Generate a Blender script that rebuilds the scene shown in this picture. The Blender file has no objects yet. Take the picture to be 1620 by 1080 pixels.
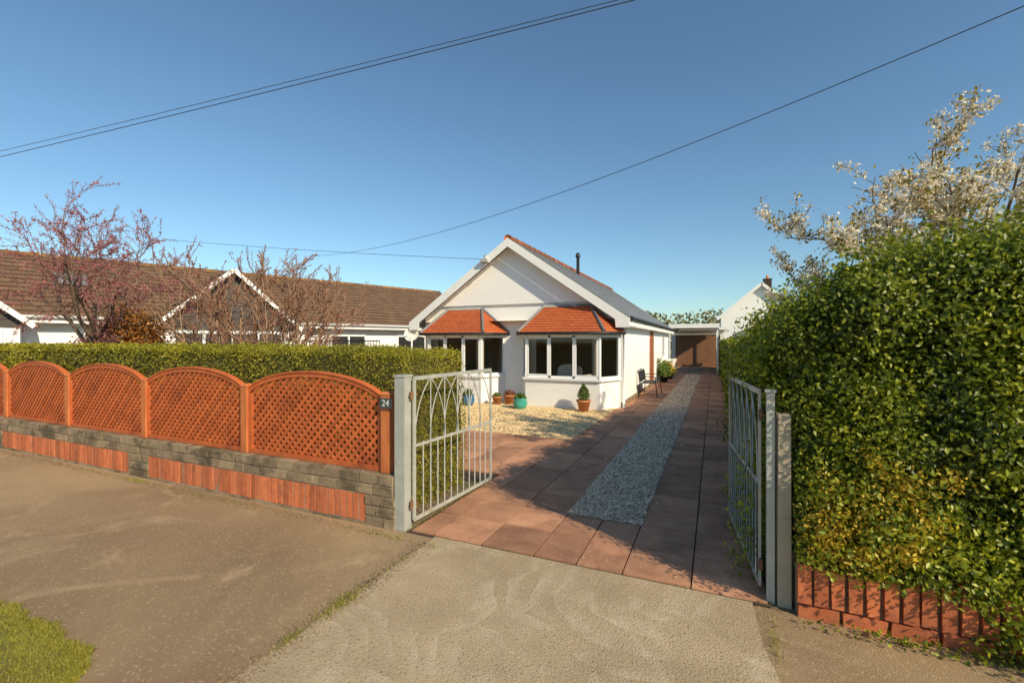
import bpy, math, random
import numpy as np
from mathutils import Vector, Matrix
random.seed(7); rs=np.random.RandomState(11)
scene=bpy.context.scene
COL=scene.collection
CAM=np.array([0.0,0.0,1.65])

# ------------------------------------------------------------------ materials
def _nt(name):
    m=bpy.data.materials.new(name); m.use_nodes=True
    nt=m.node_tree; nt.nodes.clear()
    out=nt.nodes.new('ShaderNodeOutputMaterial')
    return m,nt,out
def rgba(c): return (c[0],c[1],c[2],1.0)
def mixc(nt,fac,a,b,mode='MIX'):
    n=nt.nodes.new('ShaderNodeMix'); n.data_type='RGBA'; n.blend_type=mode
    if isinstance(fac,(int,float)): n.inputs[0].default_value=fac
    else: nt.links.new(fac,n.inputs[0])
    for i,s in ((6,a),(7,b)):
        if isinstance(s,tuple): n.inputs[i].default_value=rgba(s)
        else: nt.links.new(s,n.inputs[i])
    return n.outputs[2]
def noise(nt,co,scale,detail=4,rough=.55,dist=0.0):
    n=nt.nodes.new('ShaderNodeTexNoise'); n.inputs['Scale'].default_value=scale
    n.inputs['Detail'].default_value=detail; n.inputs['Roughness'].default_value=rough
    n.inputs['Distortion'].default_value=dist
    nt.links.new(co,n.inputs['Vector']); return n.outputs['Fac']
def rampf(nt,fac,p0,p1,a=0.0,b=1.0):
    n=nt.nodes.new('ShaderNodeMapRange'); n.inputs[1].default_value=p0; n.inputs[2].default_value=p1
    n.inputs[3].default_value=a; n.inputs[4].default_value=b
    nt.links.new(fac,n.inputs[0]); return n.outputs[0]
def mathn(nt,op,a,b=0.0):
    n=nt.nodes.new('ShaderNodeMath'); n.operation=op
    for i,s in ((0,a),(1,b)):
        if isinstance(s,(int,float)): n.inputs[i].default_value=s
        else: nt.links.new(s,n.inputs[i])
    return n.outputs[0]
def surf(name,c1,c2,scale=3.0,rough=.85,bump=.3,bscale=60,tint=.0,c3=None,s3=.6,t3=(.5,.65),speck=None,metal=0.0,coord='Object',bdist=.01,c4=None,s4=1.3,t4=(.55,.62),stretch=None,swirl=None):
    m,nt,out=_nt(name)
    tc=nt.nodes.new('ShaderNodeTexCoord'); co=tc.outputs[coord]
    if stretch:
        mp=nt.nodes.new('ShaderNodeMapping'); mp.inputs['Scale'].default_value=stretch
        nt.links.new(co,mp.inputs['Vector']); co=mp.outputs[0]
    col=mixc(nt,rampf(nt,noise(nt,co,scale,6,.65),.32,.68),c1,c2)
    if c3: col=mixc(nt,rampf(nt,noise(nt,co,s3,5,.6,.5),t3[0],t3[1]),col,c3)
    if c4: col=mixc(nt,rampf(nt,noise(nt,co,s4,8,.7,1.5),t4[0],t4[1]),col,c4)
    if swirl:
        # thin partial trowel arcs around scattered centres, broken up by noise
        for sc,off,k in ((swirl[1],0.0,1.0),(swirl[1]*.72,3.7,.8)):
            mp=nt.nodes.new('ShaderNodeMapping'); mp.inputs['Location'].default_value=(off,off*1.7,0)
            nt.links.new(co,mp.inputs['Vector'])
            vo=nt.nodes.new('ShaderNodeTexVoronoi'); vo.inputs['Scale'].default_value=sc
            wn=nt.nodes.new('ShaderNodeTexNoise'); wn.inputs['Scale'].default_value=1.6; wn.inputs['Detail'].default_value=2
            nt.links.new(mp.outputs[0],wn.inputs['Vector'])
            ad=nt.nodes.new('ShaderNodeMix'); ad.data_type='VECTOR'; ad.inputs[0].default_value=.25
            nt.links.new(mp.outputs[0],ad.inputs[4]); nt.links.new(wn.outputs['Color'],ad.inputs[5]); nt.links.new(ad.outputs[1],vo.inputs['Vector'])
            d=vo.outputs['Distance']
            saw=mathn(nt,'FRACT',mathn(nt,'MULTIPLY',d,swirl[2]))
            ctr=rampf(nt,d,.22,.34)
            brk=rampf(nt,noise(nt,mp.outputs[0],2.3,4,.6,.8),.46,.60)
            fine=rampf(nt,noise(nt,co,70,4,.8),.40,.60,.15,1)
            f=mathn(nt,'MULTIPLY',mathn(nt,'MULTIPLY',mathn(nt,'MULTIPLY',mathn(nt,'POWER',saw,1.8),brk),fine),ctr)
            col=mixc(nt,rampf(nt,f,0,1,0,swirl[3]*k),col,swirl[0])
    if speck: col=mixc(nt,rampf(nt,noise(nt,co,speck[1],2,.5),.60,.68,0,speck[2]),col,speck[0])
    if tint:
        at=nt.nodes.new('ShaderNodeAttribute'); at.attribute_name='tint'
        f=rampf(nt,at.outputs['Fac'],0,1,1-tint,1+tint)
        cb=nt.nodes.new('ShaderNodeCombineColor')
        for i in range(3): nt.links.new(f,cb.inputs[i])
        col=mixc(nt,1.0,col,cb.outputs[0],'MULTIPLY')
    b=nt.nodes.new('ShaderNodeBsdfPrincipled'); b.inputs['Roughness'].default_value=rough
    b.inputs['Metallic'].default_value=metal
    nt.links.new(col,b.inputs['Base Color'])
    if bump:
        bp=nt.nodes.new('ShaderNodeBump'); bp.inputs['Strength'].default_value=bump; bp.inputs['Distance'].default_value=bdist
        nt.links.new(noise(nt,co,bscale,5,.6),bp.inputs['Height']); nt.links.new(bp.outputs[0],b.inputs['Normal'])
    nt.links.new(b.outputs[0],out.inputs[0]); return m
def tilemat(name,c1,c2,mortar,w,h,rough=.75,moss=None,mt=(.58,.7)):
    m,nt,out=_nt(name)
    tc=nt.nodes.new('ShaderNodeTexCoord'); uv=tc.outputs['UV']; ob=tc.outputs['Object']
    br=nt.nodes.new('ShaderNodeTexBrick'); nt.links.new(uv,br.inputs['Vector'])
    br.inputs['Scale'].default_value=1.0; br.inputs['Brick Width'].default_value=w; br.inputs['Row Height'].default_value=h
    br.inputs['Mortar Size'].default_value=.006; br.inputs['Color1'].default_value=rgba(c1); br.inputs['Color2'].default_value=rgba(c2)
    br.inputs['Mortar'].default_value=rgba(mortar); br.inputs['Mortar Smooth'].default_value=.2
    col=mixc(nt,rampf(nt,noise(nt,ob,1.2,6,.7),.3,.7,0,.55),br.outputs['Color'],tuple(x*.55 for x in c1))
    if moss: col=mixc(nt,rampf(nt,noise(nt,ob,9,6,.7),mt[0],mt[1]),col,moss)
    b=nt.nodes.new('ShaderNodeBsdfPrincipled'); b.inputs['Roughness'].default_value=rough
    nt.links.new(col,b.inputs['Base Color'])
    bp=nt.nodes.new('ShaderNodeBump'); bp.inputs['Strength'].default_value=.4; bp.inputs['Distance'].default_value=.02
    nt.links.new(noise(nt,ob,25,4),bp.inputs['Height']); nt.links.new(bp.outputs[0],b.inputs['Normal'])
    nt.links.new(b.outputs[0],out.inputs[0]); return m
def leafmat(name,cols,rough=.45,trans=.3,bigscale=1.5,var=.5):
    m,nt,out=_nt(name)
    at=nt.nodes.new('ShaderNodeAttribute'); at.attribute_name='tint'
    cr=nt.nodes.new('ShaderNodeValToRGB'); el=cr.color_ramp.elements
    el[0].color=rgba(cols[0]); el[-1].color=rgba(cols[-1])
    for i,c in enumerate(cols[1:-1]):
        e=el.new((i+1)/(len(cols)-1)); e.color=rgba(c)
    nt.links.new(at.outputs['Fac'],cr.inputs[0])
    tc=nt.nodes.new('ShaderNodeTexCoord')
    f=rampf(nt,noise(nt,tc.outputs['Object'],bigscale,4,.6),.3,.7,0,var)
    col=mixc(nt,f,cr.outputs[0],tuple(x*.45 for x in cols[0]))
    b=nt.nodes.new('ShaderNodeBsdfPrincipled'); b.inputs['Roughness'].default_value=rough
    nt.links.new(col,b.inputs['Base Color'])
    tr=nt.nodes.new('ShaderNodeBsdfTranslucent'); nt.links.new(col,tr.inputs[0])
    mx=nt.nodes.new('ShaderNodeMixShader'); mx.inputs[0].default_value=trans
    nt.links.new(b.outputs[0],mx.inputs[1]); nt.links.new(tr.outputs[0],mx.inputs[2]); nt.links.new(mx.outputs[0],out.inputs[0])
    return m
def glassmat(name):
    m,nt,out=_nt(name)
    fr=nt.nodes.new('ShaderNodeFresnel'); fr.inputs[0].default_value=1.5
    t=nt.nodes.new('ShaderNodeBsdfTransparent'); t.inputs[0].default_value=(.86,.88,.86,1)
    g=nt.nodes.new('ShaderNodeBsdfGlossy'); g.inputs['Roughness'].default_value=.02
    mx=nt.nodes.new('ShaderNodeMixShader'); nt.links.new(rampf(nt,fr.outputs[0],0,1,.04,1.0),mx.inputs[0])
    nt.links.new(t.outputs[0],mx.inputs[1]); nt.links.new(g.outputs[0],mx.inputs[2]); nt.links.new(mx.outputs[0],out.inputs[0]); return m

M={}
M['soil']=surf('soil',(.17,.115,.065),(.27,.19,.11),4,.95,.6,40,bdist=.03,c3=(.12,.13,.03))
M['field']=surf('field_grass',(.17,.17,.035),(.27,.24,.065),2.5,.95,.8,60,c3=(.24,.19,.09),bdist=.03)
M['asphalt']=surf('asphalt_old',(.38,.255,.135),(.46,.315,.172),1.1,.9,.9,150,c3=(.25,.165,.088),s3=.38,t3=(.42,.66),speck=((.68,.51,.32),70,.5),bdist=.008,c4=(.52,.37,.21),s4=.8,t4=(.56,.72))
M['concrete']=surf('brushed_concrete',(.47,.35,.21),(.57,.435,.27),2.4,.9,1.0,100,c3=(.37,.268,.158),s3=.9,t3=(.42,.72),speck=((.20,.14,.085),70,.9),bdist=.010,swirl=((.84,.70,.50),.95,11.0,.62))
M['slab']=surf('red_paving_slab',(.45,.205,.112),(.57,.29,.165),5,.85,.5,120,tint=.24,c3=(.28,.13,.072),s3=1.8,t3=(.46,.70),speck=((.64,.42,.28),100,.45),bdist=.006)
M['slabbase']=surf('jointing_sand',(.05,.034,.022),(.09,.06,.04),9,.95,.5,80)
M['gravelbase']=surf('grey_gravel_bed',(.32,.22,.13),(.44,.31,.19),40,.95,1.0,60,bdist=.03)
M['goldbase']=surf('golden_gravel_bed',(.54,.36,.17),(.70,.49,.25),30,.95,1.0,50,bdist=.03)
M['stone']=surf('buff_pebbles',(.58,.40,.26),(.82,.62,.42),12,.8,.2,80,tint=.6)
M['goldstone']=surf('golden_pebbles',(.72,.50,.24),(.86,.65,.36),12,.8,.2,80,tint=.42)
M['render']=surf('white_render',(.88,.86,.82),(.91,.90,.87),1.5,.85,.25,180,c3=(.83,.80,.74),s3=.9,t3=(.62,.85),bdist=.004)
M['render2']=surf('cream_render',(.76,.72,.64),(.82,.78,.70),1.5,.85,.25,150,c3=(.62,.57,.49),t3=(.6,.8),bdist=.004)
M['upvc']=surf('white_upvc',(.86,.86,.84),(.90,.90,.88),3,.35,0)
M['wood_white']=surf('white_painted_board',(.84,.83,.79),(.88,.87,.84),4,.6,.2,40,c3=(.74,.70,.62),t3=(.62,.8),s3=2)
M['slate']=tilemat('grey_slate',(.22,.22,.22),(.28,.28,.275),(.06,.06,.065),.3,.25,.5)
M['browntile']=tilemat('brown_roof_tile',(.185,.100,.052),(.25,.145,.08),(.045,.028,.018),.3,.32,.85,moss=(.29,.21,.11),mt=(.60,.78))
M['orangetile']=tilemat('orange_roof_tile',(.62,.145,.038),(.50,.105,.030),(.12,.03,.015),.17,.1,.75)
M['ridgetile']=surf('terracotta_ridge',(.50,.13,.045),(.62,.20,.07),6,.8,.3,60,tint=.2)
M['mossridge']=surf('lichen_ridge',(.38,.16,.03),(.54,.26,.04),8,.9,.5,50,tint=.25,c3=(.18,.10,.06),s3=2,t3=(.4,.6))
M['lead']=surf('lead_flashing',(.20,.21,.21),(.28,.28,.28),6,.5,.2,50)
M['brick']=surf('red_brick',(.46,.115,.042),(.57,.175,.068),14,.85,.5,70,tint=.26,c3=(.30,.095,.05),s3=9,t3=(.54,.74),bdist=.005)
M['mortar']=surf('mortar',(.22,.17,.11),(.32,.25,.165),10,.95,.6,80)
M['block']=surf('weathered_concrete_block',(.235,.168,.10),(.33,.245,.152),12,.95,.9,60,tint=.20,c3=(.11,.08,.045),s3=4,t3=(.48,.64),c4=(.44,.35,.23),s4=9,t4=(.60,.74),bdist=.012)
M['fence']=surf('red_cedar_stain',(.44,.092,.022),(.57,.145,.038),6,.65,.35,60,tint=.22,c3=(.30,.064,.020),s3=2.5,t3=(.52,.75))
M['post']=surf('orange_cedar_post',(.52,.145,.038),(.62,.20,.06),5,.65,.35,40,tint=.15,stretch=(6,6,1),c3=(.36,.09,.025),s3=1,t3=(.45,.7))
M['galv']=surf('galvanised_paint',(.37,.375,.33),(.48,.48,.43),9,.55,.2,70,metal=.15,c3=(.33,.25,.17),s3=6,t3=(.58,.72))
M['rust']=surf('rusty_hinge',(.16,.07,.03),(.26,.12,.05),12,.9,.5,60)
M['concpost']=surf('pale_concrete_post',(.36,.30,.21),(.50,.42,.31),6,.9,.6,60,c3=(.22,.17,.10),s3=4,t3=(.55,.75))
M['plate']=surf('slate_plate',(.04,.045,.055),(.07,.075,.08),9,.5,.1,60)
M['white']=surf('white_figures',(.6,.6,.58),(.55,.55,.53),5,.5,0)
M['black']=surf('black_metal',(.012,.012,.014),(.03,.03,.03),9,.45,.1,60)
M['dark']=surf('dark_timber',(.055,.045,.04),(.09,.07,.06),6,.7,.4,40,stretch=(1,1,6))
M['room']=surf('room_plaster',(.62,.50,.36),(.68,.56,.42),1,.9,0)
M['carpet']=surf('room_carpet',(.26,.20,.14),(.32,.25,.18),5,.95,0)
M['curtain']=surf('cream_curtain',(.68,.61,.49),(.76,.69,.58),3,.9,0)
M['garagedoor']=surf('brown_garage_door',(.24,.115,.06),(.29,.145,.08),3,.55,.2,30)
M['doorwood']=surf('brown_door',(.26,.09,.04),(.32,.12,.055),3,.55,.2,30)
M['bark']=surf('grey_bark',(.14,.085,.055),(.23,.16,.11),14,.95,.8,50,bdist=.01)
M['bark2']=surf('tan_bark',(.29,.175,.105),(.40,.25,.155),14,.95,.7,50,bdist=.01)
M['cable']=surf('black_cable',(.03,.03,.035),(.05,.05,.055),5,.6,0)
M['terracotta']=surf('terracotta_pot',(.48,.17,.06),(.58,.24,.10),8,.8,.2,60)
M['teal']=surf('teal_glaze',(.04,.32,.25),(.07,.40,.32),8,.25,.1,30)
M['blue']=surf('blue_glaze',(.03,.14,.30),(.05,.20,.38),8,.25,.1,30)
M['glass']=glassmat('window_glass')
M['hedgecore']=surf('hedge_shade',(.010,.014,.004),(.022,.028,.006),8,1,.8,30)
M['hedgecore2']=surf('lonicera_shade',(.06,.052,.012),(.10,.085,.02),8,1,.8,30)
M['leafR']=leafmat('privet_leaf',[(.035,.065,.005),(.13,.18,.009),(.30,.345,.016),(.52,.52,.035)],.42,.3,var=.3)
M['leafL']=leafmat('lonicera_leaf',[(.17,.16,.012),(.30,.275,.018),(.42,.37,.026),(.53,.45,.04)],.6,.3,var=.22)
M['leafY']=leafmat('golden_leaf',[(.42,.30,.02),(.66,.45,.03),(.82,.60,.08)],.5,.3,3,.1)
M['leafG']=leafmat('fresh_leaf',[(.07,.13,.015),(.14,.23,.02),(.22,.30,.03)],.5,.3)
M['leafB']=leafmat('bronze_leaf',[(.24,.08,.015),(.44,.165,.022),(.54,.25,.04)],.6,.25,var=.2)
M['pink']=leafmat('pink_blossom',[(.36,.09,.10),(.54,.18,.19),(.62,.30,.29)],.7,.35,2,.2)
M['bud']=leafmat('purple_bud',[(.24,.085,.055),(.38,.15,.095),(.46,.24,.14)],.7,.3,2,.2)
M['blossom']=leafmat('cream_blossom',[(.80,.62,.44),(.92,.82,.62),(.95,.90,.74)],.7,.35,3,.0)
M['olive']=leafmat('young_olive_leaf',[(.19,.15,.02),(.33,.26,.04),(.46,.36,.07)],.5,.35,3,.2)
M['wood']=leafmat('woodland_leaf',[(.15,.14,.045),(.25,.22,.07),(.32,.27,.11)],.7,.2,.1,.3)
M['grass']=leafmat('grass_blade',[(.20,.20,.02),(.36,.34,.035),(.52,.44,.08)],.6,.3,2,.15)

# ------------------------------------------------------------------ mesh helpers
def tag(o,label=None,cat=None,kind=None,group=None):
    if label: o['label']=label
    if cat: o['category']=cat
    if kind: o['kind']=kind
    if group: o['group']=group
    return o
def thing(name,loc,label,cat,group=None):
    o=bpy.data.objects.new(name,None); o.empty_display_size=.2; o.location=loc; COL.objects.link(o)
    return tag(o,label,cat,None,group)
def worldloc(o):
    v=Vector((0,0,0))
    while o is not None: v=v+Vector(o.location); o=o.parent
    return v
class MB:
    def __init__(s): s.V=[];s.F=[];s.T=[];s.MI=[];s.UV=[];s.S=[]
    def poly(s,pts,t=None,m=0,uv=None,smooth=False):
        if t is None: t=random.random()
        b=len(s.V); s.V+= [tuple(p) for p in pts]; s.T+=[t]*len(pts)
        s.F.append(list(range(b,b+len(pts)))); s.MI.append(m); s.S.append(smooth)
        s.UV.append(uv if uv else [(0,0)]*len(pts))
    def raw(s,V,F,t=None,m=0,smooth=False):
        if t is None: t=random.random()
        b=len(s.V); s.V+=[tuple(p) for p in V]; s.T+=[t]*len(V)
        for f in F: s.F.append([b+i for i in f]); s.MI.append(m); s.S.append(smooth); s.UV.append([(0,0)]*len(f))
    def box(s,x0,x1,y0,y1,z0,z1,t=None,m=0,jit=0):
        P=[(x,y,z) for z in (z0,z1) for y in (y0,y1) for x in (x0,x1)]
        if jit: P=[tuple(c+random.uniform(-jit,jit) for c in p) for p in P]
        s.raw(P,[(0,2,3,1),(4,5,7,6),(0,1,5,4),(2,6,7,3),(0,4,6,2),(1,3,7,5)],t,m)
    def stone(s,x0,x1,y0,y1,z0,z1,bv=.006,jit=.003):
        R=lambda e: random.uniform(-jit,jit)*e
        def ring(z,i): return [(x0+i+R(1),y0+i+R(1),z+R(.7)),(x1-i+R(1),y0+i+R(1),z+R(.7)),(x1-i,y1,z),(x0+i,y1,z)]
        V=ring(z0,bv)+ring(z0+bv,0)+ring(z1-bv,0)+ring(z1,bv)
        F=[(0,1,2,3),(12,13,14,15)]
        for k in range(3):
            for i in range(4): j=(i+1)%4; F.append((k*4+i,k*4+j,k*4+4+j,k*4+4+i))
        s.raw(V,F)
    def beam(s,p0,p1,w,h,up=(0,0,1),t=None,m=0):
        p0=Vector(p0);p1=Vector(p1);d=(p1-p0).normalized();u=Vector(up)
        a=d.cross(u)
        if a.length<1e-4: a=d.cross(Vector((1,0,0)))
        a.normalize(); b=a.cross(d).normalized()
        P=[q+a*i*w/2+b*j*h/2 for q in (p0,p1) for j in (-1,1) for i in (-1,1)]
        s.raw(P,[(0,1,3,2),(4,6,7,5),(0,4,5,1),(2,3,7,6),(0,2,6,4),(1,5,7,3)],t,m)
    def tube(s,pts,rad,n=8,t=None,m=0,caps=True,smooth=True):
        pts=[Vector(p) for p in pts]
        if isinstance(rad,(int,float)): rad=[rad]*len(pts)
        V=[];F=[]
        for i,p in enumerate(pts):
            d=(pts[min(i+1,len(pts)-1)]-pts[max(i-1,0)]).normalized()
            ref=Vector((0,0,1)) if abs(d.z)<.9 else Vector((1,0,0))
            a=d.cross(ref).normalized(); b=a.cross(d)
            for k in range(n):
                th=2*math.pi*k/n; V.append(p+(a*math.cos(th)+b*math.sin(th))*rad[i])
        for i in range(len(pts)-1):
            for k in range(n):
                k2=(k+1)%n; F.append((i*n+k,i*n+k2,(i+1)*n+k2,(i+1)*n+k))
        if caps and n>3: F.append(tuple(range(n))); F.append(tuple((len(pts)-1)*n+k for k in range(n)))
        s.raw(V,F,t,m,smooth)
    def lathe(s,c,prof,n=24,t=None,m=0):
        V=[];F=[]
        for r,z in prof:
            for k in range(n): V.append((c[0]+r*math.cos(2*math.pi*k/n),c[1]+r*math.sin(2*math.pi*k/n),c[2]+z))
        for i in range(len(prof)-1):
            for k in range(n): k2=(k+1)%n; F.append((i*n+k,i*n+k2,(i+1)*n+k2,(i+1)*n+k))
        s.raw(V,F,t,m,True)
    def prism(s,path,z0,z1,m=0,t=None,closed=True):
        n=len(path); V=[(x,y,z0) for x,y in path]+[(x,y,z1) for x,y in path]
        F=[tuple(range(n)),tuple(range(n,2*n))]+[(i,(i+1)%n,(i+1)%n+n,i+n) for i in range(n if closed else n-1)]
        s.raw(V,F,t,m)
    def tiles(s,a,b,c,d,course=.3,lip=.02,m=0,nrm=None):
        a,b,c,d=[Vector(p) for p in (a,b,c,d)]
        if nrm is None:
            nrm=(b-a).cross(d-a)
            if nrm.length<1e-6: nrm=(b-a).cross(c-a)
            nrm.normalize()
            if nrm.z<0: nrm=-nrm
        H=((d+c)/2-(a+b)/2).length; k=max(2,int(round(H/course))); ux=(b-a).normalized()
        for i in range(k):
            f0=i/k;f1=(i+1)/k
            p0=a.lerp(d,f0)+nrm*lip;p1=b.lerp(c,f0)+nrm*lip;p2=b.lerp(c,f1);p3=a.lerp(d,f1)
            q0=a.lerp(d,f0);q1=b.lerp(c,f0)
            U=lambda p:(p-a).dot(ux)
            s.poly([p0,p1,p2,p3],m=m,uv=[(U(p0),i*course+.01),(U(p1),i*course+.01),(U(p2),(i+.97)*course),(U(p3),(i+.97)*course)])
            s.poly([q0,q1,p1,p0],m=m,uv=[(U(q0),i*course),(U(q1),i*course),(U(q1),i*course),(U(q0),i*course)])
    def build(s,name,mats,parent=None,loc=(0,0,0),label=None,cat=None,kind=None,group=None):
        if not isinstance(mats,(list,tuple)): mats=[mats]
        off=worldloc(parent) if parent is not None else Vector(loc)
        me=bpy.data.meshes.new(name)
        me.from_pydata([(v[0]-off.x,v[1]-off.y,v[2]-off.z) for v in s.V],[],s.F)
        for m in mats: me.materials.append(m)
        me.polygons.foreach_set('material_index',s.MI); me.polygons.foreach_set('use_smooth',s.S)
        at=me.attributes.new('tint','FLOAT','POINT'); at.data.foreach_set('value',s.T)
        uvl=me.uv_layers.new(name='UVMap'); fl=[c for f in s.UV for uv in f for c in uv]; uvl.data.foreach_set('uv',fl)
        me.update()
        o=bpy.data.objects.new(name,me); COL.objects.link(o)
        if parent is not None: o.parent=parent
        else: o.location=loc
        return tag(o,label,cat,kind,group)
def nrmz(a): return a/np.maximum(np.linalg.norm(a,axis=1,keepdims=True),1e-9)
def trimesh(name,V,T,tint,mi,mats,parent=None,loc=(0,0,0),**k):
    off=np.array(worldloc(parent)) if parent is not None else np.array(loc,float)
    me=bpy.data.meshes.new(name); nv=len(V); nf=len(T)
    me.vertices.add(nv); me.vertices.foreach_set('co',(V-off).astype(np.float32).ravel())
    me.loops.add(nf*3); me.loops.foreach_set('vertex_index',T.astype(np.int32).ravel())
    me.polygons.add(nf); me.polygons.foreach_set('loop_start',np.arange(nf,dtype=np.int32)*3)
    me.polygons.foreach_set('loop_total',np.full(nf,3,dtype=np.int32))
    for m in mats: me.materials.append(m)
    me.polygons.foreach_set('material_index',mi.astype(np.int32))
    at=me.attributes.new('tint','FLOAT','POINT'); at.data.foreach_set('value',tint.astype(np.float32))
    me.update(calc_edges=True); me.validate()
    o=bpy.data.objects.new(name,me); COL.objects.link(o)
    if parent is not None: o.parent=parent
    else: o.location=loc
    return tag(o,k.get('label'),k.get('cat'),k.get('kind'),k.get('group'))
def leafgeo(P,Nn,size,tint,spread=.9,wid=.28,fold=.12):
    n=len(P); nl=nrmz(Nn+spread*rs.normal(size=(n,3))); a=nrmz(np.cross(nl,rs.normal(size=(n,3)))); b=np.cross(nl,a)
    L=size[:,None]
    V=np.stack([P-a*L*.5,P+b*L*wid+nl*L*fold,P+a*L*.5,P-b*L*wid+nl*L*fold],1).reshape(-1,3)
    base=np.arange(n)[:,None]*4
    T=np.concatenate([base+np.array([[0,1,2]]),base+np.array([[0,2,3]])],1).reshape(-1,3)
    return V,T,np.repeat(tint,4)
def vnoise(P,sc,seed=0):
    Q=P*sc; i=np.floor(Q); f=Q-i; f=f*f*(3-2*f); r=0
    def h(a): 
        v=np.sin(a[:,0]*127.1+a[:,1]*311.7+a[:,2]*74.7+seed*13.37)*43758.5453; return v-np.floor(v)
    for dx in (0,1):
        for dy in (0,1):
            for dz in (0,1):
                w=(f[:,0] if dx else 1-f[:,0])*(f[:,1] if dy else 1-f[:,1])*(f[:,2] if dz else 1-f[:,2])
                r=r+w*h(i+np.array([dx,dy,dz]))
    return r
def hedge(name,box,r,n,s0,ref,smax,mats,faces,amp=.12,nsc=2.5,zf=None,label='',cat='hedge',seed=1,core=.12,cull=None,fuzz=.10):
    x0,x1,y0,y1,z0,z1=box
    lo=np.array([x0,y0,z0]);hi=np.array([x1,y1,z1]); il=lo+r; il[2]=lo[2]; ih=hi-r
    def mapp(p,extra):
        q=np.clip(p,il,ih); d=p-q; nn=nrmz(d); s=q+nn*r
        w=vnoise(s,nsc,seed)*amp*1.4+vnoise(s,nsc*3.2,seed+5)*amp*.7-amp
        s=s+nn*(w+extra)[:,None]
        if zf is not None: s[:,2]=z0+(s[:,2]-z0)*zf(s)
        return s,nn
    areas={'-x':(1,2,0,x0),'+x':(1,2,0,x1),'-y':(0,2,1,y0),'+y':(0,2,1,y1),'+z':(0,1,2,z1)}
    tot=[]
    for f in faces:
        i,j,k,v=areas[f]; tot.append((hi[i]-lo[i])*(hi[j]-lo[j]))
    tot=np.array(tot)/sum(tot); K=6
    pick=rs.choice(len(faces),size=n*K,p=tot); p=lo+rs.rand(n*K,3)*(hi-lo)
    for fi,f in enumerate(faces):
        i,j,k,v=areas[f]; p[pick==fi,k]=v
    dist=np.linalg.norm(p-CAM,axis=1); dd=np.maximum(dist,ref); sz=np.minimum(s0*dd/ref,smax)
    w=1/sz**2; w/=w.sum(); sel=rs.choice(n*K,size=n,replace=False,p=w); p=p[sel]; sz=sz[sel]
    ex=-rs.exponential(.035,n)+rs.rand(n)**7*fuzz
    s,nn=mapp(p,ex)
    if cull is not None:
        k=~cull(s); s=s[k];nn=nn[k];sz=sz[k];ex=ex[k]; n=len(s)
    cl=vnoise(s,3.5,seed+9)
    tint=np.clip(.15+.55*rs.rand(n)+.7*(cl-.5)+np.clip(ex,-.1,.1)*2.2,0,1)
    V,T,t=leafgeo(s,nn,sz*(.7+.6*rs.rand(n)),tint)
    MI=np.zeros(len(T))
    CV=[];CT=[];off=0
    for f in ('-x','+x','-y','+y','+z'):
        i,j,k,v=areas[f]; ni=max(3,int((hi[i]-lo[i])/.22)); nj=max(3,int((hi[j]-lo[j])/.22)); ni=min(ni,90)
        g=np.zeros(((ni+1)*(nj+1),3)); uu,vv=np.meshgrid(np.linspace(lo[i],hi[i],ni+1),np.linspace(lo[j],hi[j],nj+1),indexing='ij')
        g[:,i]=uu.ravel();g[:,j]=vv.ravel();g[:,k]=v
        m,_=mapp(g,np.full(len(g),-core)); CV.append(m)
        a=(np.arange(ni)[:,None]*(nj+1)+np.arange(nj)[None,:]).ravel()+off
        CT.append(np.stack([a,a+1,a+nj+2],1)); CT.append(np.stack([a,a+nj+2,a+nj+1],1)); off+=len(g)
    CV=np.concatenate(CV);CT=np.concatenate(CT)
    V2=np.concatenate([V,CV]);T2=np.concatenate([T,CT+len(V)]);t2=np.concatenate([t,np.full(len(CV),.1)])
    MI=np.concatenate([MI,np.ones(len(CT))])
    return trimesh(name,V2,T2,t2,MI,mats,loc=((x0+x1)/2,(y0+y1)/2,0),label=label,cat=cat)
def text_mesh(txt,size):
    cu=bpy.data.curves.new('figures',type='FONT'); cu.body=txt; cu.size=size; cu.extrude=.002; cu.align_x='CENTER'; cu.align_y='CENTER'
    o=bpy.data.objects.new('figures_source',cu); COL.objects.link(o)
    dg=bpy.context.evaluated_depsgraph_get(); me=bpy.data.meshes.new_from_object(o.evaluated_get(dg))
    bpy.data.objects.remove(o); return me

# ------------------------------------------------------------------ ground
def sheet(name,pts,z,mat,**k):
    b=MB(); b.poly([(x,y,z) for x,y in pts]); return b.build(name,mat,kind='structure',**k)
sheet('ground',[(-400,-400),(400,-400),(400,400),(-400,400)],0,M['field'])
sheet('garden_soil',[(-30,3.1),(12,3.1),(12,36),(-30,36)],.004,M['soil'])
sheet('asphalt_pavement',[(-40,-6),(30,-6),(30,3.2),(-40,3.2)],.008,M['asphalt'])
edge=[(-2.13+random.uniform(-.012,.012),3.22-.14*i) for i in range(66)]
edge2=[(.30+random.uniform(-.012,.012),-6+.14*i) for i in range(62)]+[(.24,2.8),(.22,3.22)]
sheet('concrete_apron',edge+edge2,.014,M['concrete'])
vx=[(-2.62-.12*i*i*.02-.1*i,.9+.36*(1-math.exp(-i*.6))+random.uniform(-.02,.02)) for i in range(14)]
sheet('grass_verge',[(-40,-6),(-2.5,-6),(-2.58,.5)]+vx+[(-40,1.34)],.016,M['field'])
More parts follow.
